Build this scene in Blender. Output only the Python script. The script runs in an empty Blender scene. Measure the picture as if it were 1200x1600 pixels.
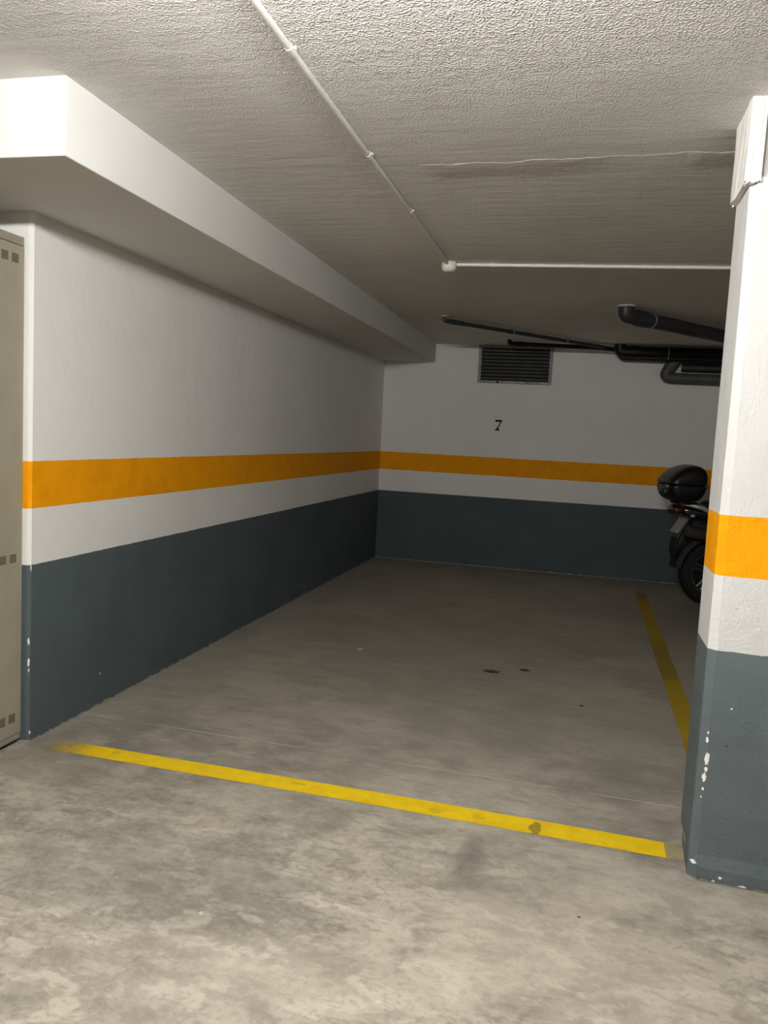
import bpy, bmesh, math, random
from mathutils import Vector, Matrix
random.seed(7)
C = bpy.context.scene.collection
PI = math.pi

# ------------------------------------------------------------------ measures (metres)
D = 6.139                  # depth of the bay: left wall x=0, back wall y=D, floor z=0
HG, O1, O2 = .8026, 1.0514, 1.258          # grey dado, orange band
HB = 2.3045                # underside of the beam
def zc(y): return 2.5559 - .0066*(y + .611)  # underside of the slab, falling slightly to the back
BW, YB = .5934, -.6106     # beam width, beam end

# ------------------------------------------------------------------ node helpers
class NT:
    def __init__(self, name):
        self.m = bpy.data.materials.new(name); self.m.use_nodes = True
        self.t = self.m.node_tree; self.t.nodes.clear()
        self.out = self.n('ShaderNodeOutputMaterial')
        self.b = self.n('ShaderNodeBsdfPrincipled')
        self.l(self.b.outputs[0], self.out.inputs[0])
    def n(self, kind, **kw):
        nd = self.t.nodes.new(kind)
        for k, v in kw.items(): setattr(nd, k, v)
        return nd
    def l(self, a, b): self.t.links.new(a, b)
    def set(self, sock, v):
        if isinstance(v, bpy.types.NodeSocket): self.l(v, sock)
        elif isinstance(v, (tuple, list)) and len(v) == 3 and sock.type == 'RGBA': sock.default_value = (*v, 1)
        else: sock.default_value = v
    def math(self, op, a, b=None, c=None, clamp=False):
        nd = self.n('ShaderNodeMath', operation=op, use_clamp=clamp)
        self.set(nd.inputs[0], a)
        if b is not None: self.set(nd.inputs[1], b)
        if c is not None: self.set(nd.inputs[2], c)
        return nd.outputs[0]
    def pos(self):
        if not hasattr(self, '_p'):
            g = self.n('ShaderNodeNewGeometry'); s = self.n('ShaderNodeSeparateXYZ')
            self.l(g.outputs['Position'], s.inputs[0])
            self._p = (g.outputs['Position'], *s.outputs)
        return self._p
    def noise(self, scale, detail=3, rough=.5, vec=None, stretch=None, dist=0):
        nd = self.n('ShaderNodeTexNoise'); nd.inputs['Scale'].default_value = scale
        nd.inputs['Detail'].default_value = min(detail, 3); nd.inputs['Roughness'].default_value = rough
        nd.inputs['Distortion'].default_value = dist
        v = vec or self.pos()[0]
        if stretch:
            mp = self.n('ShaderNodeMapping'); mp.inputs['Scale'].default_value = stretch[0]
            mp.inputs['Rotation'].default_value = (0, 0, stretch[1]); mp.inputs['Location'].default_value = (stretch[2],)*3 if len(stretch) > 2 else (0,0,0)
            self.l(v, mp.inputs[0]); v = mp.outputs[0]
        self.l(v, nd.inputs['Vector']); return nd.outputs['Fac']
    def voro(self, scale, feature='F1', vec=None, rnd=1):
        nd = self.n('ShaderNodeTexVoronoi', feature=feature, voronoi_dimensions='2D' if feature == 'SMOOTH_F1' else '3D'); nd.inputs['Scale'].default_value = scale
        nd.inputs['Randomness'].default_value = rnd
        self.l(vec or self.pos()[0], nd.inputs['Vector']); return nd.outputs['Distance']
    def step(self, x, a, b, lo=0., hi=1.):
        nd = self.n('ShaderNodeMapRange', interpolation_type='SMOOTHSTEP')
        self.set(nd.inputs[0], x); self.set(nd.inputs[1], a); self.set(nd.inputs[2], b)
        self.set(nd.inputs[3], lo); self.set(nd.inputs[4], hi); return nd.outputs[0]
    def mix(self, f, a, b, mode='MIX'):
        nd = self.n('ShaderNodeMix', data_type='RGBA', blend_type=mode)
        self.set(nd.inputs[0], f); self.set(nd.inputs[6], a); self.set(nd.inputs[7], b); return nd.outputs[2]
    def bump(self, h, dist, strength=1., prev=None):
        nd = self.n('ShaderNodeBump'); nd.inputs['Distance'].default_value = dist
        self.set(nd.inputs['Strength'], strength); self.l(h, nd.inputs['Height'])
        if prev is not None: self.l(prev, nd.inputs['Normal'])
        return nd.outputs[0]
    def blob(self, ax, az, cx, cz, rx, rz, wob):
        """mask of one roughly elliptic paint chip"""
        dx = self.math('DIVIDE', self.math('SUBTRACT', ax, cx), rx)
        dz = self.math('DIVIDE', self.math('SUBTRACT', az, cz), rz)
        r = self.math('ADD', self.math('MULTIPLY', dx, dx), self.math('MULTIPLY', dz, dz))
        return self.step(self.math('ADD', r, wob), 1.25, .75)
    def done(self, col, rough, normal=None, spec=.3, metal=0):
        self.set(self.b.inputs['Base Color'], col); self.set(self.b.inputs['Roughness'], rough)
        self.b.inputs['Specular IOR Level'].default_value = spec; self.b.inputs['Metallic'].default_value = metal
        if normal is not None: self.l(normal, self.b.inputs['Normal'])
        return self.m

WHITE, GREY, ORANGE = (.80, .79, .755), (.088, .113, .122), (.92, .365, .002)
CONC = (.235, .212, .172)

def paint(name, WHITE=(.82, .81, .785), GREY=(.088, .112, .120), rough_bump=.0012, pits=False, chips=(), chip_axis=None, hg=HG, o1=O1, o2=O2, dirt=.5, base=True, scale=1.):
    t = NT(name); P, x, y, z = t.pos()
    wig = t.math('MULTIPLY', t.math('SUBTRACT', t.noise(22, 3), .5), .006)
    zz = t.math('ADD', z, wig)
    g = t.step(zz, hg-.0015, hg+.0015, 1, 0)
    o = t.math('MULTIPLY', t.step(zz, o1-.0015, o1+.0015), t.step(zz, o2-.0015, o2+.0015, 1, 0))
    lf = t.noise(1.1, 4, .6)
    white = t.mix(t.step(lf, .35, .75), WHITE, tuple(c*(1-.10*dirt) for c in WHITE))
    grey = t.mix(t.step(t.noise(2.3, 5, .65), .3, .75), GREY, tuple(c*.86 for c in GREY))
    orange = t.mix(t.step(t.noise(7, 4, .6), .35, .7), ORANGE, (ORANGE[0]*.92, ORANGE[1]*.9, ORANGE[2]))
    col = t.mix(o, t.mix(g, white, grey), orange)
    wob = t.math('MULTIPLY', t.math('SUBTRACT', t.noise(95, 4, .7), .5), 3.2)
    for (cx, cz, rx, rz) in chips:
        col = t.mix(t.blob(x if chip_axis == 'x' else t.math('ADD', x, y), z, cx, cz, rx, rz, wob), col, (.82, .81, .77))
    if base:   # ragged bottom edge of the paint, bare concrete below it
        e = t.math('ADD', z, t.math('MULTIPLY', t.math('SUBTRACT', t.noise(14, 4, .7), .5), .05))
        col = t.mix(t.step(e, .010, .004, 0, 1), col, (.30, .28, .24))
    h = t.noise(130*scale, 4, .6)
    n = t.bump(h, rough_bump)
    n = t.bump(t.noise(9, 4, .55), rough_bump*4, 1, n)
    if pits:
        v = t.voro(26); sel = t.step(t.noise(11, 2), .53, .6)
        pit = t.math('MULTIPLY', t.step(v, .05, .11, 1, 0), sel)
        n = t.bump(pit, -.004, 1, n)
        col = t.mix(t.math('MULTIPLY', pit, .55), col, (.05, .05, .05))
        n = t.bump(t.noise(38, 5, .6, stretch=((1, 1, .55), 0)), .004, 1, n)
    return t.done(col, .68, n, .13)

def flat(name, col, rough=.5, spec=.4, metal=0, var=.12, nscale=30, bump=0., coat=0):
    t = NT(name)
    f = t.noise(nscale, 4, .6)
    c = t.mix(t.step(f, .3, .75), col, tuple(k*(1-var) for k in col))
    n = t.bump(t.noise(nscale*6, 3), bump) if bump else None
    m = t.done(c, rough, n, spec, metal)
    if coat: t.b.inputs['Coat Weight'].default_value = coat; t.b.inputs['Coat Roughness'].default_value = .08
    return m

# ------------------------------------------------------------------ materials
def mat_floor():
    t = NT('concrete_floor'); P, x, y, z = t.pos()
    big = t.noise(.85, 6, .62, dist=.6); mid = t.noise(2.6, 7, .68, dist=.8)
    trowel = t.noise(5.5, 6, .7, stretch=((.55, 1.7, 1), .5)); fine = t.noise(42, 5, .7); grit = t.noise(210, 2, .6)
    c = t.mix(t.step(big, .36, .66), (.215, .195, .160), (.345, .312, .252))
    c = t.mix(t.step(mid, .42, .72, 0, .60), c, (.41, .372, .305))
    c = t.mix(t.step(mid, .50, .28, 0, .62), c, (.165, .148, .122))
    c = t.mix(t.step(trowel, .52, .66, 0, .42), c, (.45, .41, .345))
    c = t.mix(t.step(trowel, .46, .32, 0, .48), c, (.145, .132, .112))
    blot = t.noise(6.8, 6, .72, stretch=((.8, 1.2, 1), -.3, 5.3), dist=.35)
    amt = t.step(y, .4, -.9, .25, 1)      # the trafficked aisle is more worn and mottled than the bay
    c = t.mix(t.math('MULTIPLY', t.step(blot, .53, .63, 0, .62), amt), c, (.50, .45, .37))
    c = t.mix(t.math('MULTIPLY', t.step(blot, .46, .36, 0, .60), amt), c, (.17, .145, .118))
    patch = t.noise(15, 4, .72, stretch=((.75, 1.25, 1), .4, 9.1), dist=.5)
    c = t.mix(t.math('MULTIPLY', t.step(patch, .52, .66, 0, .42), amt), c, (.455, .41, .343))
    c = t.mix(t.math('MULTIPLY', t.step(patch, .47, .34, 0, .48), amt), c, (.155, .135, .11))
    c = t.mix(t.math('MULTIPLY', t.step(fine, .52, .68, 0, .45), amt), c, (.145, .128, .105))
    c = t.mix(t.math('MULTIPLY', t.step(fine, .46, .34, 0, .20), amt), c, (.46, .42, .355))
    c = t.mix(t.step(grit, .62, .75, 0, .25), c, (.36, .34, .29))
    c = t.mix(t.step(y, .1, 1.2, 0, .55), c, (.262, .238, .195))   # slab in the bay is smoother and cleaner than the aisle
    # tyre-darkened patches and paler laitance, each where the floor has it
    wob = t.math('MULTIPLY', t.math('SUBTRACT', t.noise(5, 5, .65), .5), 3.0)
    for (cx, cy, rx, ry, col, k) in ((2.03, -.33, .05, .17, (.125, .11, .092), .55), (2.2, -.50, .22, .10, (.15, .135, .112), .4),
            (1.55, 2.6, .9, 1.4, (.185, .17, .14), .35), (1.0, -.75, .5, .25, (.175, .162, .138), .42), (.25, -.18, .3, .12, (.22, .185, .15), .4),
            (2.35, -.75, .5, .3, (.50, .45, .36), .40), (1.75, -1.05, .4, .15, (.54, .485, .39), .22), (1.35, -1.2, .4, .2, (.49, .44, .365), .2), (2.6, -.3, .35, .18, (.45, .41, .335), .4)):
        dx = t.math('DIVIDE', t.math('SUBTRACT', x, cx), rx); dy = t.math('DIVIDE', t.math('SUBTRACT', y, cy), ry)
        r = t.math('ADD', t.math('ADD', t.math('MULTIPLY', dx, dx), t.math('MULTIPLY', dy, dy)), wob)
        c = t.mix(t.step(r, 1.7, .1, 0, k), c, col)
    w2 = t.math('MULTIPLY', t.math('SUBTRACT', t.noise(60, 4), .5), 2)
    for (cx, cy, rx, ry, col) in ((.942, 2.14, .022, .03, (.5, .48, .44)), (1.847, 1.983, .05, .035, (.04, .04, .04)), (2.047, 2.10, .035, .03, (.05, .05, .05)),
            (2.403, 1.52, .012, .016, (.03, .03, .03)), (2.49, 3.45, .03, .12, (.30, .28, .24)), (1.30, -.9, .008, .006, (.5, .47, .42)), (1.9, -1.1, .007, .006, (.5, .47, .42)), (2.4, -.55, .006, .005, (.05, .05, .05))):
        c = t.mix(t.blob(x, y, cx, cy, rx, ry, w2), c, col)
    # saw-cut joint across the bay
    j = t.math('ABSOLUTE', t.math('SUBTRACT', t.math('ADD', y, t.math('MULTIPLY', x, .0155)), t.math('ADD', .4115, t.math('MULTIPLY', t.math('SUBTRACT', t.noise(9, 3), .5), .010))))
    jm = t.math('MULTIPLY', t.step(j, .0055, .0015), t.step(t.noise(3.2, 3), .36, .58, .2, .9))
    c = t.mix(t.math('MULTIPLY', jm, .9), c, (.52, .50, .44))
    # dusty line where floor meets back wall
    dl = t.math('MULTIPLY', t.step(t.math('ADD', y, t.math('MULTIPLY', t.noise(8, 3), .04)), D-.035, D-.005), t.step(t.noise(5, 3), .4, .6, .15, .8))
    c = t.mix(dl, c, (.40, .385, .35))
    n = t.bump(t.noise(60, 5, .65), .0016); n = t.bump(t.noise(4, 4), .008, 1, n); n = t.bump(j, .003, t.step(j, .006, .001), n)
    rough = t.step(big, .3, .7, .50, .68)
    return t.done(c, rough, n, .32)

def mat_ceiling():
    t = NT('stippled_ceiling_plaster'); P, x, y, z = t.pos()
    # coarse stipple right of the conduit near the aisle, flatter trowelled plaster deeper in
    a = t.math('MULTIPLY', t.step(t.math('ADD', y, t.math('MULTIPLY', t.noise(1.3, 4, .6), .9)), .75, -.35, .10, 1), t.step(x, 1.25, 1.45, .35, 1))
    v1 = t.voro(125, 'SMOOTH_F1'); st = t.math('MULTIPLY', t.step(v1, .52, .08), t.step(t.noise(48, 3, .6), .30, .62))
    st2 = t.noise(30, 4, .6)
    streak = t.noise(7, 3, .6, stretch=((.45, 2.2, 1), .04))
    h = t.math('MULTIPLY', t.math('MULTIPLY', st, a), .0036)
    h = t.math('ADD', h, t.math('MULTIPLY', t.math('MULTIPLY', st2, t.math('ADD', t.math('MULTIPLY', a, .8), .2)), .0022))
    h = t.math('ADD', h, t.math('MULTIPLY', streak, .0030))
    # the ragged trowel ridge across the slab
    wav = t.math('MULTIPLY', t.math('SUBTRACT', t.noise(5, 5, .7), .5), .10)
    yr = t.math('ADD', t.math('SUBTRACT', y, .325), t.math('ADD', wav, t.math('MULTIPLY', t.math('SUBTRACT', x, 1.6), .055)))
    on = t.math('MULTIPLY', t.step(x, 1.55, 1.66), t.math('MAXIMUM', t.step(x, 2.40, 2.15), t.math('MAXIMUM', t.step(x, 2.58, 2.66), .22)))
    on2 = t.math('MULTIPLY', on, t.step(t.noise(16, 3, .6), .30, .55, .25, 1))
    ridge = t.math('MULTIPLY', t.step(t.math('ABSOLUTE', t.math('ADD', yr, -.004)), .013, .002), on2)
    stp = t.math('MULTIPLY', t.math('MULTIPLY', t.step(yr, -.006, .006), t.step(yr, .22, .01)), on)
    h = t.math('ADD', h, t.math('MULTIPLY', stp, .0095))
    n = t.bump(h, 1.0)
    c = t.mix(t.step(t.noise(1.0, 5, .6), .35, .7), (.77, .745, .718), (.695, .672, .642))
    c = t.mix(t.step(t.noise(2.2, 4, .6, stretch=((.6, 1.5, 1), .1, 3.)), .52, .72, 0, .35), c, (.68, .70, .635))
    c = t.mix(t.math('MULTIPLY', ridge, .75), c, (.85, .83, .80))
    return t.done(c, .75, n, .15)

def mat_line():
    t = NT('worn_yellow_road_paint'); P, x, y, z = t.pos()
    f = t.noise(10, 5, .7); f2 = t.noise(55, 4, .7); f3 = t.noise(190, 3, .6)
    c = t.mix(t.step(f, .35, .7), (.80, .56, .008), (.70, .46, .008))
    c = t.mix(t.step(f2, .55, .75, 0, .35), c, (.50, .33, .02))
    wob = t.math('MULTIPLY', t.math('SUBTRACT', t.noise(28, 4, .7), .5), 3)
    for (cx, cy, rx, ry, k) in ((2.235, -.02, .022, .05, .7), (1.27, .03, .03, .012, .35), (2.02, .0, .03, .02, .2), (1.85, -.01, .03, .02, .2), (.42, .045, .02, .02, .25)):
        c = t.mix(t.math('MULTIPLY', t.blob(x, y, cx, cy, rx, ry, wob), k), c, (.16, .11, .03))
    c = t.mix(t.step(y, .12, .30, 0, .78), c, (.215, .142, .014))   # the side line is grimed with tyre dirt
    # paint worn through to the concrete: at both ends of the front line and along the side line
    keep = t.step(t.math('ADD', x, t.math('MULTIPLY', t.math('SUBTRACT', f, .5), .25)), .06, .36)
    keep = t.math('MULTIPLY', keep, t.step(t.math('ADD', y, t.math('MULTIPLY', f, .3)), 5.72, 4.95))
    mid = t.math('MULTIPLY', t.step(y, 2.15, 2.4), t.step(y, 3.6, 2.9))
    keep = t.math('SUBTRACT', keep, t.math('MULTIPLY', mid, .38))
    end = t.math('MULTIPLY', t.step(x, 2.700, 2.704), t.step(y, .35, .2))
    keep = t.math('SUBTRACT', keep, t.math('MULTIPLY', end, t.step(f2, .3, .6, .55, .95)))
    worn = t.step(t.math('ADD', t.math('MULTIPLY', f3, .5), t.math('MULTIPLY', f2, .5)), .62, .72, 1, .55)
    a = t.math('MULTIPLY', keep, worn, clamp=True)
    tr = t.n('ShaderNodeBsdfTransparent'); mx = t.n('ShaderNodeMixShader')
    t.l(a, mx.inputs[0]); t.l(tr.outputs[0], mx.inputs[1]); t.l(t.b.outputs[0], mx.inputs[2]); t.l(mx.outputs[0], t.out.inputs[0])
    return t.done(c, .6, t.bump(f2, .001), .3)

M = {}
M['floor'] = mat_floor(); M['ceiling'] = mat_ceiling(); M['line'] = mat_line()
M['wall'] = paint('banded_wall_paint')
M['wall_l'] = paint('banded_wall_paint_chipped', chips=((.002, .461, .006, .016), (.003, .368, .006, .020), (.004, .330, .004, .008), (.014, .045, .006, .010), (.546, .165, .004, .005), (.012, .79, .003, .012)), chip_axis='y')
M['pillar'] = paint('banded_pillar_paint', WHITE=(.64, .632, .615), GREY=(.118, .142, .147), rough_bump=.002, pits=True, hg=.797, o1=1.047, o2=1.2475, dirt=.3, scale=.7,  # wall paint with lamp exposure evened out in the colour: darker white, lighter grey
    chips=((2.782, .515, .003, .005), (2.781, .490, .004, .009), (2.785, .426, .0065, .020), (2.786, .388, .0055, .008), (2.782, .358, .006, .016), (2.781, .318, .003, .005), (2.858, .025, .006, .006), (2.839, .008, .005, .005), (2.93, .006, .012, .007), (2.772, .058, .010, .006), (2.778, .29, .002, .003), (2.846, .606, .0035, .003)), chip_axis='x')
M['beam'] = flat('white_beam_paint', (.69, .682, .66), .65, .2, var=.05, nscale=3, bump=.0008)
M['capital'] = None
def mat_capital():
    t = NT('rough_white_plaster'); n = t.bump(t.noise(45, 5, .65), .002); n = t.bump(t.noise(16, 4), .004, 1, n)
    c = t.mix(t.step(t.noise(8, 4), .35, .7), (.80, .785, .75), (.70, .685, .65)); return t.done(c, .7, n, .2)
M['capital'] = mat_capital()
M['conduit'] = flat('white_plastic_conduit', (.74, .73, .68), .45, .4, var=.08)
M['cream'] = flat('cream_plastic', (.72, .71, .62), .45, .4, var=.05)
M['pvc'] = flat('dark_grey_pvc', (.032, .033, .034), .42, .4, var=.25, nscale=9)
M['pvc_black'] = flat('black_pvc', (.007, .008, .008), .45, .3, var=.2, nscale=9)
M['pvc_mid'] = flat('mid_grey_pvc', (.095, .095, .085), .5, .35, var=.2, nscale=8)
M['steel'] = flat('galvanised_steel', (.34, .34, .32), .5, .4, .4, var=.3, nscale=14)
M['louvre'] = flat('dusty_dark_louvre', (.19, .19, .178), .6, .3, .2, var=.35, nscale=12)
M['frame'] = flat('dull_grey_frame', (.34, .34, .32), .6, .3, .1, var=.35, nscale=18)
M['plaster'] = flat('white_plaster_smear', (.55, .55, .50), .8, .2, var=.4, nscale=40, bump=.002)
M['void'] = flat('duct_interior', (.02, .02, .02), .9, .1)
M['black'] = flat('black_stencil_paint', (.004, .004, .004), .6, .2)
M['locker'] = flat('beige_enamelled_steel', (.355, .325, .245), .5, .35, var=.10, nscale=6, bump=.0003)
M['locker_dark'] = flat('beige_steel_edge', (.315, .287, .215), .55, .3, var=.15)
M['perf'] = flat('perforated_recess', (.20, .178, .13), .7, .2, var=.2, nscale=90)
M['hole'] = flat('vent_hole', (.12, .105, .075), .8, .2)
M['kick'] = flat('dirty_plinth', (.07, .06, .04), .8, .2, var=.3)
M['rubber'] = flat('tyre_rubber', (.010, .010, .010), .75, .25, var=.3, bump=.001)
M['blackpl'] = flat('satin_black_plastic', (.006, .006, .007), .32, .45, var=.2)
M['gloss'] = flat('gloss_black_lacquer', (.005, .005, .008), .12, .5, coat=.6)
M['alloy'] = flat('alloy_wheel', (.16, .16, .16), .35, .5, .7)
M['chrome'] = flat('chrome', (.6, .6, .6), .15, .5, 1)
M['silver'] = flat('silver_bodywork', (.38, .38, .37), .35, .5, .4)
M['redlens'] = flat('dark_red_lens', (.055, .003, .003), .15, .5, coat=.5)
M['amber'] = flat('clear_indicator_lens', (.5, .45, .38), .12, .5, coat=.5)
M['plate'] = flat('white_number_plate', (.40, .39, .36), .45, .4, var=.35, nscale=25)
M['bronze'] = flat('dull_exhaust', (.075, .068, .058), .45, .4, .5, var=.3)
M['seat'] = flat('black_vinyl', (.008, .008, .008), .6, .3, bump=.001)
M['enamel'] = flat('white_lamp_housing', (.8, .8, .78), .4, .4)

# ------------------------------------------------------------------ mesh helpers
def link(name, bm, mat, parent=None, smooth=False, sub=0, bevel=0):
    bmesh.ops.recalc_face_normals(bm, faces=bm.faces)
    me = bpy.data.meshes.new(name); bm.to_mesh(me); bm.free()
    if smooth:
        for p in me.polygons: p.use_smooth = True
    o = bpy.data.objects.new(name, me); C.objects.link(o)
    if mat: me.materials.append(mat)
    if parent: o.parent = parent
    if bevel:
        b = o.modifiers.new('Bevel', 'BEVEL'); b.width = bevel; b.segments = 2; b.limit_method = 'ANGLE'; b.angle_limit = math.radians(40)
    if sub:
        s = o.modifiers.new('Subdivision', 'SUBSURF'); s.levels = s.render_levels = sub
    if smooth and not sub:
        try: me.set_sharp_from_angle(angle=math.radians(42))
        except Exception: pass
    return o
def tag(o, label, cat, kind=None, group=None):
    o['label'] = label; o['category'] = cat
    if kind: o['kind'] = kind
    if group: o['group'] = group
    return o
def empty(name, loc, rot=(0, 0, 0)):
    o = bpy.data.objects.new(name, None); C.objects.link(o); o.location = loc; o.rotation_euler = rot
    o.empty_display_size = .1; return o
def box(bm, x0, x1, y0, y1, z0, z1, mtx=None):
    vs = [Vector((x, y, z)) for x in (x0, x1) for y in (y0, y1) for z in (z0, z1)]
    if mtx: vs = [mtx @ v for v in vs]
    v = [bm.verts.new(p) for p in vs]
    for f in ((0,1,3,2), (4,6,7,5), (0,4,5,1), (2,3,7,6), (0,2,6,4), (1,5,7,3)): bm.faces.new([v[i] for i in f])
    return v
def bx(*a):
    bm = bmesh.new(); box(bm, *a); return bm
def prism(bm, pts, axis, a, b):
    """extrude a 2-D outline along axis ('x','y','z') between a and b"""
    def P(p, t): return {'x': (t, p[0], p[1]), 'y': (p[0], t, p[1]), 'z': (p[0], p[1], t)}[axis]
    A = [bm.verts.new(P(p, a)) for p in pts]; B = [bm.verts.new(P(p, b)) for p in pts]; n = len(pts)
    bm.faces.new(A); bm.faces.new(B[::-1])
    for i in range(n): bm.faces.new((A[i], B[i], B[(i+1) % n], A[(i+1) % n]))
def tube(bm, pts, r, seg=16, cap=True):
    pts = [Vector(p) for p in pts]; n = len(pts); rs = r if isinstance(r, (list, tuple)) else [r]*n
    rings = []; up = None
    for i, p in enumerate(pts):
        t = (pts[min(i+1, n-1)] - pts[max(i-1, 0)]).normalized()
        if up is None:
            up = Vector((0, 0, 1)) if abs(t.z) < .9 else Vector((1, 0, 0))
        u = (up - t*up.dot(t)).normalized(); v = t.cross(u); up = u
        rings.append([bm.verts.new(p + (u*math.cos(2*PI*k/seg) + v*math.sin(2*PI*k/seg))*rs[i]) for k in range(seg)])
    for a, b in zip(rings, rings[1:]):
        for k in range(seg): bm.faces.new((a[k], a[(k+1) % seg], b[(k+1) % seg], b[k]))
    if cap: bm.faces.new(rings[0]); bm.faces.new(rings[-1][::-1])
def arc_path(pts, rad, k=6):
    """polyline with its inner corners rounded"""
    pts = [Vector(p) for p in pts]; out = [pts[0]]
    for a, b, c in zip(pts, pts[1:], pts[2:]):
        d1 = (a-b); d2 = (c-b); q = min(rad, d1.length*.48, d2.length*.48)
        p1 = b + d1.normalized()*q; p2 = b + d2.normalized()*q
        for i in range(k+1):
            s = i/k; out.append(p1*(1-s)**2 + b*2*s*(1-s) + p2*s*s)
    out.append(pts[-1]); return out
def lathe(bm, prof, mtx, seg=40):
    """prof: (radius, height) along local z; closed loop when first radius repeats"""
    rings = []
    for r, h in prof: rings.append([bm.verts.new(mtx @ Vector((r*math.cos(2*PI*k/seg), r*math.sin(2*PI*k/seg), h))) for k in range(seg)])
    return rings
def revolve(bm, prof, mtx, seg=40, closed=False, cap=True):
    R = lathe(bm, prof, mtx, seg); n = len(R)
    for i in range(n if closed else n-1):
        a, b = R[i], R[(i+1) % n]
        for k in range(seg): bm.faces.new((a[k], a[(k+1) % seg], b[(k+1) % seg], b[k]))
    if not closed and cap: bm.faces.new(R[0]); bm.faces.new(R[-1][::-1])
def loft(bm, rings):
    V = [[bm.verts.new(p) for p in r] for r in rings]; n = len(V[0])
    for a, b in zip(V, V[1:]):
        for k in range(n): bm.faces.new((a[k], a[(k+1) % n], b[(k+1) % n], b[k]))
    bm.faces.new(V[0]); bm.faces.new(V[-1][::-1])
def T(x, y, z): return Matrix.Translation((x, y, z))
def R(ang, ax): return Matrix.Rotation(ang, 4, ax)

# ------------------------------------------------------------------ the room
XL, XR, YF = -5.6, 10.2, -6.6       # extents of the garage built
bm = bx(XL-.2, XR+.2, YF-.2, D+.2, -.2, 0); tag(link('floor', bm, M['floor']), 'stained grey trowelled concrete garage floor', 'floor', 'structure')
bm = bmesh.new()
v = [bm.verts.new((x, y, z)) for (x, y, z) in [(XL-.2, YF-.2, zc(YF-.2)), (XR+.2, YF-.2, zc(YF-.2)), (XR+.2, D+.2, zc(D+.2)), (XL-.2, D+.2, zc(D+.2)),
     (XL-.2, YF-.2, 2.9), (XR+.2, YF-.2, 2.9), (XR+.2, D+.2, 2.9), (XL-.2, D+.2, 2.9)]]
for f in ((0,1,2,3), (4,7,6,5), (0,4,5,1), (1,5,6,2), (2,6,7,3), (3,7,4,0)): bm.faces.new([v[i] for i in f])
tag(link('ceiling', bm, M['ceiling']), 'low off-white ceiling with stippled plaster above the parking bay', 'ceiling', 'structure')

# left wall of the bay: a slab whose end shows beside the locker, corner slightly eased
bm = bmesh.new()
prism(bm, [(-.80, 0.004), (-.020, 0.0), (-.012, .001), (0.0, .014), (0.0, D+.1), (-.80, D+.1)], 'z', 0, zc(0)+.05)
tag(link('wall_left', bm, M['wall_l']), 'long left bay wall painted white with orange band over grey', 'wall', 'structure')
tag(link('wall_back', bx(XL, XR+.1, D, D+.2, 0, 2.75), M['wall']), 'back wall of the bay carrying the stencilled seven', 'wall', 'structure')
tag(link('wall_right', bx(XR, XR+.2, YF, D, 0, 2.75), M['wall']), 'far right garage wall hidden behind the pillar', 'wall', 'structure')
tag(link('wall_front', bx(XL, XR, YF-.2, YF, 0, 2.75), M['wall']), 'opposite garage wall across the driving aisle', 'wall', 'structure')
tag(link('wall_aisle', bx(XL-.2, XL, YF, D, 0, 2.75), M['wall']), 'garage wall closing the left end of the aisle', 'wall', 'structure')

# boxed beam above the left wall
bm = bx(-1.6, BW, YB, D+.05, HB, 2.70); o = link('beam', bm, M['beam'], bevel=.004)
tag(o, 'white boxed ceiling beam running above the left wall', 'beam', 'structure')

# pillar
def pillar(px0, label):
  px1, py0, py1 = px0+.443, -.203, .062
  bm = bmesh.new()
  prof = [(px0, py1), (px0, -.172), (px0+.027, -.192), (px1-.03, py0-.012), (px1, py0+.02), (px1, py1)]
  levels = [0, .02, .05, .09, .3, .797, 1.047, 1.2475, 1.6, 2.0, 2.28, 2.315]
  rings = []
  for i, z in enumerate(levels):
      k = 0.006 if i == 0 else (.010 if i < 3 else 0)
      rings.append([Vector((x + (.012 if (j == 0 and i < 3) else 0) + random.uniform(-.0012, .0012), y - (k if j in (2, 3) else 0) + random.uniform(-.0012, .0012), z)) for j, (x, y) in enumerate(prof)])
  loft(bm, rings)
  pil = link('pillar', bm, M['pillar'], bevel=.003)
  tag(pil, label, 'pillar', 'structure')
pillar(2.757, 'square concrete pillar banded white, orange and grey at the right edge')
pillar(5.75, 'unseen second pillar added to shade the motorcycle bay')  # out-of-view pillar, added to block the right lamp from the next bay
# ragged plaster collar where the pillar meets the slab
bm = bmesh.new()
def ragged(x0, x1, y0, y1, z0, z1, n=10, amp=.006):
    """box with an uneven lower edge"""
    per = []
    for i in range(n): per.append((x0, y1 + (y0-y1)*i/n))
    for i in range(n): per.append((x0 + (x1-x0)*i/n, y0))
    for i in range(n): per.append((x1, y0 + (y1-y0)*i/n))
    for i in range(n): per.append((x1 + (x0-x1)*i/n, y1))
    zs = [z0 + random.uniform(-amp, amp) for _ in per]
    rr = []
    for k, f in enumerate((0, .08, .5, 1)):
        rr.append([Vector((p[0] + random.uniform(-amp, amp)*.35, p[1] + random.uniform(-amp, amp)*.35, z + (z1-z)*f if k else z)) for p, z in zip(per, zs)])
    loft(bm, rr)
ragged(2.736, 2.785, -.204, .058, 2.296, 2.60)
ragged(2.775, 3.23, -.165, .058, 2.318, 2.60)
tag(link('pillar_capital', bm, M['capital'], bevel=0), 'rough white plaster block where the pillar meets the ceiling', 'pillar block', 'structure')

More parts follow.
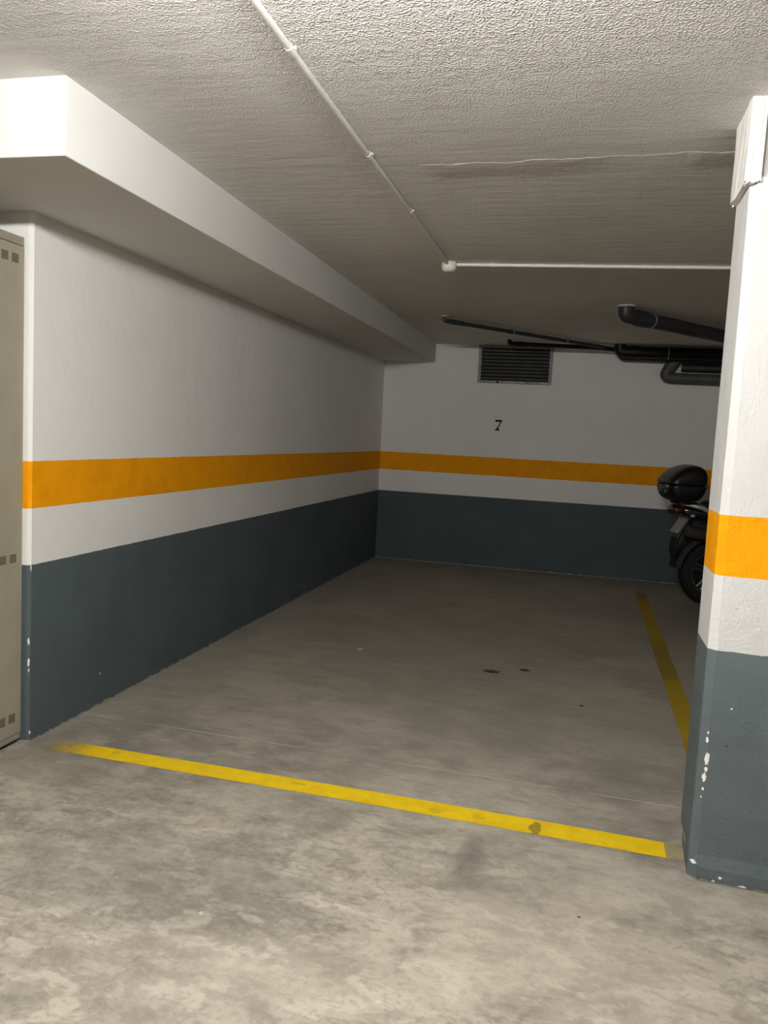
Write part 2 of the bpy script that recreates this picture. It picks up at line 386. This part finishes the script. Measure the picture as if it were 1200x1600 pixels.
# ------------------------------------------------------------------ floor paint
def strip(name, L, Rr, z=.0016, n=40):
    bm = bmesh.new(); a = []; b = []
    for i in range(n+1):
        s = i/n
        def P(p):
            k = s*(len(p)-1); j = min(int(k), len(p)-2); q = Vector(p[j]).lerp(Vector(p[j+1]), k-j); return q
        pl, pr = P(L), P(Rr); w = random.uniform(-.0012, .0012)
        a.append(bm.verts.new((pl.x, pl.y+w, z))); b.append(bm.verts.new((pr.x, pr.y-w, z)))
    for i in range(n): bm.faces.new((a[i], a[i+1], b[i+1], b[i]))
    o = link(name, bm, M['line']); return o
o = strip('parking_line', [(.05, .083), (1.624, .068), (2.757, .035)], [(.05, -.024), (1.653, -.046), (2.757, -.083)])
tag(o, 'yellow floor line crossing the front of the bay from wall to pillar', 'parking line')
o = strip('parking_line', [(2.892, .10), (2.897, 2.06), (2.898, 2.75), (2.918, 5.55)], [(2.992, .10), (3.0, 2.0), (3.009, 3.0), (3.020, 5.55)])
tag(o, 'dim worn yellow side line running back to the motorcycle', 'parking line')

# ------------------------------------------------------------------ number on the back wall
bm = bmesh.new()
sx, sy = .0000575*20/20, 0
def q7(u, v):   # zoomed-photo units -> wall metres
    return (1.315 + (u-475)*(.082/230), 1.684 - (v-322)*(.122/343))
seven = [(480, 325), (705, 322), (700, 358), (672, 420), (636, 490), (604, 556), (598, 585), (606, 615), (645, 640), (640, 660), (484, 662), (478, 645),
         (520, 622), (543, 588), (560, 556), (596, 488), (632, 420), (646, 384), (505, 388), (488, 372)]
prism(bm, [q7(*p) for p in seven], 'y', D-.0025, D-.0002)
tag(link('wall_number', bm, M['black']), 'black serif figure 7 stencilled on the back wall', 'number')

# ------------------------------------------------------------------ ventilation grille under the ceiling
vx0, vx1, vz0, vz1 = 1.090, 1.908, 2.090, 2.503
vent = empty('vent_grille', (1.5, D, vz0)); tag(vent, 'dark louvred ventilation grille high on the back wall', 'vent')
def at(o, root):  # keep world placement while parenting to a plain translated root
    o.parent = root; o.matrix_parent_inverse = Matrix.Translation(-Vector(root.location)) if root.rotation_euler == (0,0,0) else root.matrix_basis.inverted()
    return o
bm = bmesh.new(); w = .034
box(bm, vx0, vx0+w, D-.022, D-.0005, vz0, vz1); box(bm, vx1-w, vx1, D-.022, D-.0005, vz0, vz1)
box(bm, vx0+w, vx1-w, D-.022, D-.0005, vz1-.024, vz1); box(bm, vx0+w, vx1-w, D-.022, D-.0005, vz0, vz0+.03)
at(link('frame', bm, M['frame'], bevel=.003), vent)
at(link('duct_backing', bx(vx0+w, vx1-w, D-.004, D-.0005, vz0+.03, vz1-.024), M['void']), vent)
N = 9
for i in range(N):
    zz = vz0 + .036 + (vz1-.030-vz0-.036)*(i+.5)/N
    bm = bmesh.new(); box(bm, vx0+w, vx1-w, -.017, .017, -.0022, .0022, T(0, D-.014, zz) @ R(math.radians(38), 'X'))
    at(link('slat', bm, M['louvre']), vent)
for (a, b, h) in ((1.24, 1.36, .012), (1.40, 1.62, .010), (1.78, 1.87, .017), (1.30, 1.33, .018)):
    bm = bmesh.new(); n = 9; pts = [(a + (b-a)*k/n, vz0+.004+random.uniform(0, .004)) for k in range(n+1)] + [(b - (b-a)*k/n, vz0+.016+random.uniform(.2, 1)*h) for k in range(n+1)]
    prism(bm, pts, 'y', D-.026, D-.0215); at(link('plaster_smear', bm, M['plaster']), vent)


# ------------------------------------------------------------------ conduit on the ceiling
cr = .0105
cb = empty('junction_box', (1.412, 2.06, zc(2.06))); tag(cb, 'round cream junction box on the ceiling joining both conduits', 'junction box')
zt = zc(2.06)
bm = bmesh.new(); revolve(bm, [(.044, .004), (.047, -.008), (.047, -.026), (.044, -.040), (.035, -.053), (.018, -.059)], Matrix.Identity(4), 28)
o = link('body', bm, M['cream'], cb, True)
c1 = empty('conduit', (1.405, -3.2, zc(-3.2))); tag(c1, 'white conduit running along the ceiling toward the junction box', 'conduit', group='ceiling conduits')
def cpt(y): return Vector((1.405 + .004*math.sin(y*1.3), y, zc(y) - cr - .002))
joints = [-.70, .16, .93]
ys = [-6.3, -4.0, -2.2] + joints + [2.03]
bm = bmesh.new(); tube(bm, [cpt(-6.3 + 8.33*i/60) for i in range(61)], cr, 14)
at(link('pipe', bm, M['conduit'], None, True), c1)
for j in [-4.0, -2.2] + joints:
    bm = bmesh.new(); tube(bm, [cpt(j-.022), cpt(j+.022)], cr+.0016, 14); at(link('coupling', bm, M['conduit'], None, True), c1)
    bm = bmesh.new(); p = cpt(j+.01); box(bm, p.x-.0135, p.x+.0135, p.y-.005, p.y+.005, p.z+cr-.006, p.z+cr+.002); at(link('clip', bm, M['conduit']), c1)
c2 = empty('conduit', (1.46, 2.07, zc(2.07))); tag(c2, 'white conduit running right from junction box toward the pillar', 'conduit', group='ceiling conduits')
def dpt(x): y = 2.065 + (x-1.45)*.050; return Vector((x, y, zc(y) - cr - .0015))
bm = bmesh.new(); tube(bm, [dpt(1.46 + 4.8*i/40) for i in range(41)], cr, 14); at(link('pipe', bm, M['conduit'], None, True), c2)
for x in (1.68, 2.57, 3.9, 5.2):
    bm = bmesh.new(); tube(bm, [dpt(x-.010), dpt(x+.010)], cr+.0018, 14); at(link('clip', bm, M['conduit'], None, True), c2)

# ------------------------------------------------------------------ drain pipes below the slab
def pipe_run(name, label, base, pts, r, mat, rad, collars=(), ring=None, clips=(), group=None):
    root = empty(name, base); tag(root, label, 'pipe', group=group)
    path = arc_path(pts, rad, 8)
    bm = bmesh.new(); tube(bm, path, r, 22); at(link('pipe', bm, mat, None, True), root)
    for a, b, rr in collars:
        bm = bmesh.new(); a = Vector(a); b = Vector(b); tube(bm, [a, a.lerp(b, .12), a.lerp(b, .88), b], [rr-.002, rr, rr, rr-.002], 22); at(link('socket', bm, mat, None, True), root)
    if ring:
        bm = bmesh.new(); revolve(bm, [(r+.001, -.012), (r+.014, -.010), (r+.016, .001), (r+.002, .001)], T(*ring), 22, cap=False)
        o = at(link('ceiling_rosette', bm, M['plaster'], None, True), root)
    for (p, q) in clips:
        bm = bmesh.new(); p = Vector(p); d = (Vector(q)-p).normalized(); tube(bm, [p-d*.007, p+d*.007], r+.004, 22); at(link('clamp', bm, M['steel'], None, True), root)
    return root
def along(p, q, s): return tuple(Vector(p).lerp(Vector(q), s))
# thin pipe, elbow dropping from the slab
a0 = (1.03, 4.13, 2.482); a1 = (2.55, 5.93, 2.478)
pipe_run('drain_pipe', 'thin dark drain pipe slanting across the ceiling above the grille', (1.03, 4.13, zc(4.1)), [(1.03, 4.13, zc(4.13)+.003), a0, a1], .0185, M['pvc'], .05,
         collars=[(along(a0, a1, .025), along(a0, a1, .10), .0225), (along(a0, a1, .33), along(a0, a1, .36), .022)], ring=(1.03, 4.13, zc(4.13)), clips=[(along(a0, a1, .36), a1), (along(a0, a1, .68), a1)], group='drain pipes under the ceiling')
b0 = (1.47, 5.63, 2.475); b1 = (2.42, 5.80, 2.470)
pipe_run('drain_pipe', 'short thin black pipe close above the grille top edge', (1.47, 5.63, zc(5.6)), [(1.47, 5.63, zc(5.6)+.003), b0, b1, (2.75, 5.93, 2.45)], .0215, M['pvc_black'], .04,
         collars=[(along(b0, b1, .06), along(b0, b1, .16), .025)], group='drain pipes under the ceiling')
# thick pipe nearer the aisle
c0 = (2.545, 3.52, 2.455); c1_ = (4.75, 6.00, 2.415)
pipe_run('drain_pipe', 'thick dark grey drain pipe descending from the ceiling behind the pillar', (2.545, 3.52, zc(3.52)), [(2.545, 3.52, zc(3.52)+.003), c0, c1_], .056, M['pvc'], .10,
         collars=[(along(c0, c1_, .035), along(c0, c1_, .085), .062)], ring=(2.545, 3.52, zc(3.52)), clips=[(along(c0, c1_, .092), c1_), (along(c0, c1_, .5), c1_)], group='drain pipes under the ceiling')
# pipe along the back wall
d0 = (2.60, 5.82, 2.438); d1 = (6.5, 5.86, 2.40)
pipe_run('drain_pipe', 'thick black horizontal pipe near the top of the back wall', (2.6, 5.82, zc(5.8)), [(2.60, 5.82, zc(5.8)+.003), d0, d1], .058, M['pvc_black'], .09,
         collars=[(along(d0, d1, .03), along(d0, d1, .055), .064)], clips=[(along(d0, d1, .124), d1), (along(d0, d1, .4), d1)], group='drain pipes under the ceiling')
pipe_run('drain_pipe', 'dark grey horizontal pipe half hidden behind the black one', (2.62, 6.02, zc(6.0)), [(2.64, 6.025, zc(6.0)+.003), (2.64, 6.025, 2.437), (6.5, 6.03, 2.41)], .075, M['pvc'], .10, group='drain pipes under the ceiling')
# lower pipe with an elbow
e0 = (3.050, 6.058, 2.203)
pipe_run('drain_pipe', 'lowest grey pipe on the back wall, rounded elbow at its left end', (3.12, 6.05, 2.2), [(3.195, 6.050, 2.40), e0, (6.5, 6.06, 2.185)], .058, M['pvc_mid'], .13,
         collars=[(along(e0, (3.195, 6.05, 2.40), .42), along(e0, (3.195, 6.05, 2.40), .72), .063)], group='drain pipes under the ceiling')
pipe_run('drain_pipe', 'narrow dark pipe squeezed between the two lower back-wall pipes', (3.30, 6.07, 2.32), [(3.25, 6.085, 2.318), (6.5, 6.085, 2.30)], .045, M['pvc'], .05, group='drain pipes under the ceiling')

# ------------------------------------------------------------------ steel locker at the left edge
lx, ly0, ly1, lh = -.034, -.93, -.002, 2.196
lk = empty('locker', (lx, -.46, 0)); tag(lk, 'tall beige steel locker with perforated door at the left edge', 'locker')
at(link('body', bx(lx-.50, lx-.018, ly0, ly1, .03, lh), M['locker'], bevel=.003), lk)
at(link('plinth', bx(lx-.49, lx-.022, ly0+.01, ly1-.006, 0, .03), M['kick']), lk)
at(link('top_rail', bx(lx-.018, lx-.002, ly0, ly1, lh-.036, lh), M['locker_dark'], bevel=.002), lk)
at(link('bottom_rail', bx(lx-.018, lx-.003, ly0, ly1, .022, .048), M['locker_dark'], bevel=.002), lk)
for k, (a, b) in enumerate(((ly0+.002, -.467), (-.463, ly1-.001))):
    dr = at(link('door', bx(lx-.018, lx, a, b, .050, lh-.039), M['locker'], bevel=.002), lk)
    hb_ = link('handle', bx(lx, lx+.012, (a+.03) , (a+.055), 1.02, 1.14), M['steel'], bevel=.003); hb_.parent = dr; hb_.matrix_parent_inverse = Matrix.Translation(-Vector(lk.location))
    hb_.matrix_parent_inverse = Matrix.Identity(4)
    n = 0
    yy = b - .038
    while yy - .040 > a + .02:
        for (z0, z1) in ((2.082, 2.119), (.820, .857), (.110, .149)):
            bm = bmesh.new(); box(bm, lx-.001, lx+.0012, yy-.040, yy, z0, z1)
            pv = link('perforated_vent', bm, M['perf']); pv.parent = dr
            bm = bmesh.new()
            for i in range(4):
                for j in range(4):
                    cy_, cz_ = yy-.040+.005+.010*i, z0+.0045+(z1-z0-.009)*j/3
                    box(bm, lx+.001, lx+.0018, cy_-.003, cy_+.003, cz_-.003, cz_+.003)
            # holes read as darker dots on the recess; part of the vent's own mesh
            me2 = bpy.data.meshes.new('h'); bm.to_mesh(me2); bm.free()
            bm = bmesh.new(); bm.from_mesh(pv.data); bm.from_mesh(me2); 
            for f in bm.faces:
                if f.calc_center_median().x > lx+.00125 or len(bm.faces) == 0: f.material_index = 1
            bm.to_mesh(pv.data); bm.free(); bpy.data.meshes.remove(me2); pv.data.materials.append(M['hole'])
        yy -= .0625

# ------------------------------------------------------------------ motorcycle in the next bay (local x forward, y left, z up; origin under the rear axle)
mc = empty('motorcycle', (3.569, 5.03, 0), (0, 0, math.radians(13.5)))
tag(mc, 'dark motorcycle with black top case parked behind the pillar', 'motorcycle')
def mpart(name, bm, mat, smooth=True, sub=0, bevel=0, parent=None): return link(name, bm, mat, parent or mc, smooth, sub, bevel)
def wheel(name, cx, r, rimr, w, disc):
    mtx = T(cx, 0, r) @ R(PI/2, 'X')
    bm = bmesh.new(); pr = []
    for k in range(17):
        a = PI*k/16; pr.append((rimr + (r-rimr)*math.sin(a)**.75, -w/2*math.cos(a)))
    pr = pr + [(rimr-.008, w*.36), (rimr-.008, -w*.36)]
    revolve(bm, pr, mtx, 56, closed=True); wl = mpart(name, bm, M['rubber'])
    bm = bmesh.new()
    revolve(bm, [(rimr+.004, -w*.40), (rimr+.006, -w*.44), (rimr-.010, -w*.44), (rimr-.026, -w*.2), (rimr-.026, w*.2), (rimr-.010, w*.44), (rimr+.006, w*.44), (rimr+.004, w*.40)], mtx, 56, closed=True)
    for k in range(5):
        a = 2*PI*k/5 + .3
        for s in (-1, 1):
            p0 = mtx @ Vector((math.cos(a+s*.25)*.045, math.sin(a+s*.25)*.045, s*.012)); p1 = mtx @ Vector((math.cos(a+s*.11)*(rimr-.022), math.sin(a+s*.11)*(rimr-.022), s*.010))
            tube(bm, [p0, p1], [.014, .009], 8)
    mpart('rim', bm, M['alloy'], parent=wl)
    bm = bmesh.new(); revolve(bm, [(.012, -w*.75), (.055, -w*.55), (.058, w*.55), (.012, w*.75)], mtx, 24); mpart('hub', bm, M['blackpl'], parent=wl)
    for s in disc:
        bm = bmesh.new(); revolve(bm, [(.085, -.002), (.125, -.002), (.125, .002), (.085, .002)], mtx @ T(0, 0, s*w*.62), 40, closed=True); mpart('brake_disc', bm, M['alloy'], False, parent=wl)
    return wl
wheel('wheel', 0, .315, .222, .165, (1,)); wheel('wheel', 1.46, .305, .222, .12, (-1, 1))
def super_rings(stations, n=20, ex=2.6):
    """cross sections (x, centre z, half width, half height) swept along x"""
    out = []
    for (x, cz, hw, hh) in stations:
        ring = []
        for k in range(n):
            a = 2*PI*k/n; c, s = math.cos(a), math.sin(a)
            ring.append(Vector((x, hw*math.copysign(abs(c)**(2/ex), c), cz + hh*math.copysign(abs(s)**(2/ex), s))))
        out.append(ring)
    return out
# top case: side outline lofted across its width
prof_tc = [(x*.86-.115, z) for x, z in [(-.50, 1.160), (-.492, 1.085), (-.462, 1.010), (-.40, .978), (-.29, .966), (-.18, .975), (-.12, 1.010), (-.082, 1.09), (-.070, 1.19), (-.082, 1.262), (-.125, 1.305), (-.20, 1.322), (-.285, 1.315), (-.375, 1.275), (-.45, 1.222)]]
def tc_loft(zlo, zhi, grow=0):
    cx, cz = -.36, 1.14; rr = []
    for (yy, s) in ((-.235, .55), (-.225, .80), (-.19, .95), (-.12, 1.0), (0, 1.02), (.12, 1.0), (.19, .95), (.225, .80), (.235, .55)):
        rr.append([Vector((cx + (x-cx)*(s+grow), yy*(1+grow), min(max(cz + (z-cz)*(s+grow*.6), zlo), zhi))) for x, z in prof_tc])
    b = bmesh.new(); loft(b, rr); return b
tc = mpart('top_case', tc_loft(0, 1.132), M['blackpl'], True, 1)
mpart('lid', tc_loft(1.134, 2, .004), M['blackpl'], True, 1, parent=tc)
bm = bmesh.new(); revolve(bm, [(.012, 0), (.012, .012), (.008, .015)], T(-.530, -.10, 1.065) @ R(-PI/2, 'Y'), 16); mpart('lock', bm, M['chrome'], parent=tc)
bm = bmesh.new(); box(bm, -.550, -.530, -.16, -.12, 1.110, 1.13); mpart('latch', bm, M['silver'], False, bevel=.004, parent=tc)
# rack under the case and grab rail
bm = bmesh.new()
tube(bm, arc_path([(-.10, -.13, .90), (-.14, -.135, .955), (-.40, -.125, .965), (-.44, 0, .965), (-.40, .125, .965), (-.14, .135, .955), (-.10, .13, .90)], .05), .011, 10); mpart('luggage_rack', bm, M['blackpl'])
# tail and seat
bm = bmesh.new(); loft(bm, super_rings([(-.40, .90, .055, .030), (-.30, .885, .10, .062), (-.12, .865, .135, .085), (.10, .83, .15, .11), (.30, .79, .14, .12), (.48, .74, .11, .10)], 20)); tail = mpart('tail_fairing', bm, M['gloss'], True, 1)
for s in (-1, 1):
    bm = bmesh.new(); tube(bm, [(-.385, s*.085, .952), (-.30, s*.118, .950), (-.20, s*.150, .932), (-.12, s*.166, .885), (-.06, s*.168, .82)], [.006, .020, .026, .018, .006], 10); mpart('silver_trim', bm, M['silver'], parent=tail)
bm = bmesh.new(); loft(bm, super_rings([(-.16, .955, .10, .025), (-.06, .960, .14, .050), (.16, .945, .155, .055), (.24, .915, .15, .060), (.34, .872, .14, .052), (.55, .865, .115, .05), (.62, .87, .06, .03)], 20)); mpart('seat', bm, M['seat'], True, 1)
# lamps and plate at the back
bm = bmesh.new(); loft(bm, super_rings([(-.452, .893, .070, .030), (-.44, .893, .10, .045), (-.39, .893, .115, .052), (-.32, .893, .11, .050)], 20)); mpart('tail_light', bm, M['redlens'], True, 1)
for s in (-1, 1):
    bm = bmesh.new(); tube(bm, [(-.30, s*.09, .858), (-.30, s*.185, .858)], .009, 10); ti = mpart('turn_signal', bm, M['blackpl'])
    bm = bmesh.new(); revolve(bm, [(.005, -.024), (.012, -.020), (.015, -.004), (.014, .012), (.006, .018)], T(-.30, s*.195, .858) @ R(PI/2, 'Y'), 18); mpart('lens', bm, M['amber'], parent=ti)
pm = T(-.352, 0, .748) @ R(math.radians(31), 'Y')
bm = bmesh.new(); box(bm, -.003, .003, -.105, .105, -.080, .080, pm); mpart('number_plate', bm, M['plate'], False, bevel=.002)
bm = bmesh.new(); loft(bm, [[Vector((x, s*w_, z)) for s, x, z in ((-1, x0, z0), (1, x0, z0), (1, x1, z1), (-1, x1, z1))] for (w_, x0, z0, x1, z1) in ((.06, -.30, .86, -.24, .86), (.075, -.325, .76, -.295, .76), (.085, -.385, .64, -.365, .63), (.08, -.40, .50, -.385, .49), (.06, -.375, .42, -.36, .42))]); mpart('mudguard', bm, M['blackpl'], False, bevel=.006)
bm = bmesh.new(); rr = []
for k in range(13):
    a = math.radians(62 + 112*k/12); rr.append([Vector((rad*math.cos(a), y_, .315 + rad*math.sin(a))) for rad, y_ in ((.34, -.105), (.385, -.09), (.40, 0), (.385, .09), (.34, .105), (.350, .085), (.362, 0), (.350, -.085))])
loft(bm, rr); mpart('rear_hugger', bm, M['seat'])
bm = bmesh.new(); loft(bm, super_rings([(-.29, .70, .10, .13), (-.20, .72, .125, .14), (.05, .70, .135, .13), (.30, .66, .13, .11), (.42, .62, .10, .09)], 20)); mpart('under_tray', bm, M['seat'], True, 1)
# exhaust, swingarm, shock
bm = bmesh.new(); tube(bm, arc_path([(-.335, -.175, .715), (.02, -.175, .655), (.18, -.16, .47), (.50, -.13, .26), (.80, -.10, .22), (1.02, -.08, .36), (1.02, -.06, .50)], .08), [.052]*8 + [.052]*2 + [.030]*60 if False else .036, 18)
ex = mpart('exhaust', bm, M['bronze'])
bm = bmesh.new(); tube(bm, [(-.345, -.178, .718), (-.335, -.178, .716), (-.02, -.177, .664), (.03, -.176, .650)], [.046, .056, .058, .038], 22); mpart('silencer', bm, M['bronze'], parent=ex)
bm = bmesh.new(); 
for s in (-1, 1): tube(bm, [(-.04, s*.115, .315), (.28, s*.11, .37), (.56, s*.085, .41)], [.026, .032, .036], 12)
tube(bm, [(.50, -.10, .405), (.50, .10, .405)], .03, 12); mpart('swingarm', bm, M['blackpl'])
for s in (-1, 1):
    bm = bmesh.new(); tube(bm, [(.02, s*.135, .36), (.10, s*.135, .52), (.17, s*.13, .70)], [.016, .030, .016], 14); mpart('shock_absorber', bm, M['blackpl'])
# engine, frame, tank, front end
bm = bmesh.new(); loft(bm, super_rings([(.48, .42, .10, .10), (.56, .43, .17, .16), (.78, .43, .18, .18), (.98, .46, .14, .15), (1.04, .48, .08, .10)], 20, 4)); mpart('engine', bm, M['blackpl'], True, 1)
bm = bmesh.new()
for s in (-1, 1):
    tube(bm, arc_path([(-.10, s*.10, .84), (.45, s*.13, .76), (1.10, s*.05, .90)], .1), .020, 10); tube(bm, arc_path([(.46, s*.12, .74), (.50, s*.13, .40), (.72, s*.13, .24), (1.02, s*.10, .30), (1.12, s*.04, .82)], .1), .017, 10)
mpart('frame', bm, M['blackpl'])
bm = bmesh.new(); loft(bm, super_rings([(.52, .88, .06, .06), (.60, .90, .13, .10), (.78, .945, .175, .135), (.94, .955, .165, .13), (1.05, .935, .09, .08)], 20, 2.4)); mpart('fuel_tank', bm, M['gloss'], True, 1)
bm = bmesh.new()
for s in (-1, 1): tube(bm, [(1.46, s*.095, .305), (1.32, s*.095, .62), (1.17, s*.095, 1.00)], [.030, .026, .022], 14)
tube(bm, [(1.18, -.11, .97), (1.18, .11, .97)], .022, 10); tube(bm, [(1.21, -.11, .84), (1.21, .11, .84)], .022, 10); mpart('front_fork', bm, M['alloy'])
bm = bmesh.new(); tube(bm, arc_path([(.98, -.38, 1.05), (1.06, -.30, 1.08), (1.14, -.12, 1.05), (1.14, .12, 1.05), (1.06, .30, 1.08), (.98, .38, 1.05)], .06), .011, 10); hbar = mpart('handlebar', bm, M['blackpl'])
for s in (-1, 1):
    bm = bmesh.new(); tube(bm, [(.975, s*.385, 1.048), (1.045, s*.315, 1.075)], .018, 12); mpart('grip', bm, M['rubber'], parent=hbar)
    bm = bmesh.new(); tube(bm, [(1.08, s*.27, 1.08), (1.10, s*.36, 1.22)], .006, 8); mi = mpart('mirror', bm, M['blackpl'])
    bm = bmesh.new(); loft(bm, super_rings([(1.09, 1.25, .04, .02), (1.10, 1.25, .065, .036), (1.13, 1.25, .05, .025)], 16)); 
    bmesh.ops.translate(bm, verts=bm.verts, vec=(0, s*.40, 0)); mpart('mirror_head', bm, M['blackpl'], parent=mi)
bm = bmesh.new(); loft(bm, super_rings([(1.12, .93, .20, .10), (1.24, .90, .20, .15), (1.36, .86, .15, .13), (1.44, .82, .07, .06)], 20)); mpart('front_fairing', bm, M['gloss'], True, 1)
bm = bmesh.new(); loft(bm, super_rings([(1.38, .85, .12, .06), (1.425, .845, .09, .045), (1.45, .84, .05, .025)], 16)); mpart('headlight', bm, M['amber'], True)
bm = bmesh.new(); loft(bm, [[Vector((x, y_, z)) for x, y_, z in ((1.30, -w_, 1.0), (1.30+.012, -w_, 1.0), (1.32, 0, 1.0), (1.312, w_, 1.0), (1.30, w_, 1.0), (1.305, 0, 1.0))] for w_ in (.15,)] + [[Vector((x, y_, z)) for x, y_, z in ((1.17, -w_, 1.25), (1.178, -w_, 1.25), (1.20, 0, 1.28), (1.178, w_, 1.25), (1.17, w_, 1.25), (1.19, 0, 1.28))] for w_ in (.11,)]); mpart('windscreen', bm, M['gloss'], False)
bm = bmesh.new(); rr = []
for k in range(11):
    a = math.radians(20 + 130*k/10); cxx, czz = 1.46, .305; rr.append([Vector((cxx + rad*math.cos(a), y_, czz + rad*math.sin(a))) for rad, y_ in ((.325, -.075), (.345, -.05), (.35, 0), (.345, .05), (.325, .075), (.335, .05), (.34, 0), (.335, -.05))])
loft(bm, rr); mpart('front_mudguard', bm, M['gloss'])
bm = bmesh.new(); tube(bm, [(.62, .15, .30), (.56, .28, .012)], .012, 10); box(bm, .53, .59, .25, .31, 0, .014); mpart('side_stand', bm, M['alloy'], False)

# ------------------------------------------------------------------ fluorescent batten over the aisle
def lamp(x, y, L, power, drop, label, col=(1, .985, .955)):
    z = zc(y)
    r = empty('ceiling_lamp', (x, y, z)); tag(r, label, 'ceiling lamp', group='fluorescent battens over the aisle')
    link('housing', bx(-L/2-.03, L/2+.03, -.045, .045, .035-drop, .072-drop), M['enamel'], r, bevel=.004)
    for s in (-1, 1): link('stem', bx(s*L*.35-.02, s*L*.35+.02, -.02, .02, .070-drop, .004), M['enamel'], r)
    t = NT('lit_fluorescent_tube'); t.done((.9, .9, .9), .4); t.b.inputs['Emission Color'].default_value = (*col, 1)
    tz = -drop; rad = .019
    t.b.inputs['Emission Strength'].default_value = power/(PI*2*PI*rad*L)
    bm = bmesh.new(); tube(bm, [(-L/2, 0, tz), (L/2, 0, tz)], rad, 16); link('tube', bm, t.m, r, True)
    for s in (-1, 1): link('lamp_holder', bx(s*(L/2+.008)-.010, s*(L/2+.008)+.010, -.02, .02, -drop-.022, .037-drop), M['enamel'], r)
LP = 255
lamp(1.72, -2.0, 1.2, LP, .135, 'fluorescent batten on the aisle ceiling in front of the bay')
lamp(-2.6, -1.9, 1.2, LP*.32, .135, 'fluorescent batten at the left end of the aisle ceiling')
lamp(7.0, -1.9, 1.2, LP*.12, .135, 'added unseen fill batten at the right end of the aisle ceiling')  # added fill light, out of view, lifting the left wall

# ------------------------------------------------------------------ world and camera
w = bpy.data.worlds.new('World'); bpy.context.scene.world = w; w.use_nodes = True
w.node_tree.nodes['Background'].inputs[0].default_value = (.5, .5, .5, 1); w.node_tree.nodes['Background'].inputs[1].default_value = .02
yaw, pitch, roll, f = .2393, .0961, .0520, 1250.
F = Vector((-math.sin(yaw)*math.cos(pitch), math.cos(yaw)*math.cos(pitch), -math.sin(pitch)))
r0 = Vector((math.cos(yaw), math.sin(yaw), 0)); u0 = r0.cross(F)
r_ = r0*math.cos(roll) + u0*math.sin(roll); u_ = u0*math.cos(roll) - r0*math.sin(roll)
cam = bpy.data.cameras.new('Camera'); co = bpy.data.objects.new('Camera', cam); C.objects.link(co)
mw = Matrix((r_, u_, -F)).transposed().to_4x4(); mw.translation = Vector((2.3076, -2.9841, 1.45)); co.matrix_world = mw
cam.sensor_fit = 'VERTICAL'; cam.sensor_height = 32; cam.lens = f/1600*32; cam.clip_start = .02
S = bpy.context.scene; S.camera = co
S.view_settings.view_transform = 'Standard'; S.view_settings.look = 'None'; S.view_settings.gamma = 1; S.view_settings.use_curve_mapping = False
S.view_settings.exposure = 0.
S.cycles.max_bounces = 6; S.cycles.diffuse_bounces = 4; S.cycles.use_adaptive_sampling = True; S.cycles.adaptive_threshold = .03; S.cycles.caustics_reflective = False; S.cycles.use_denoising = True
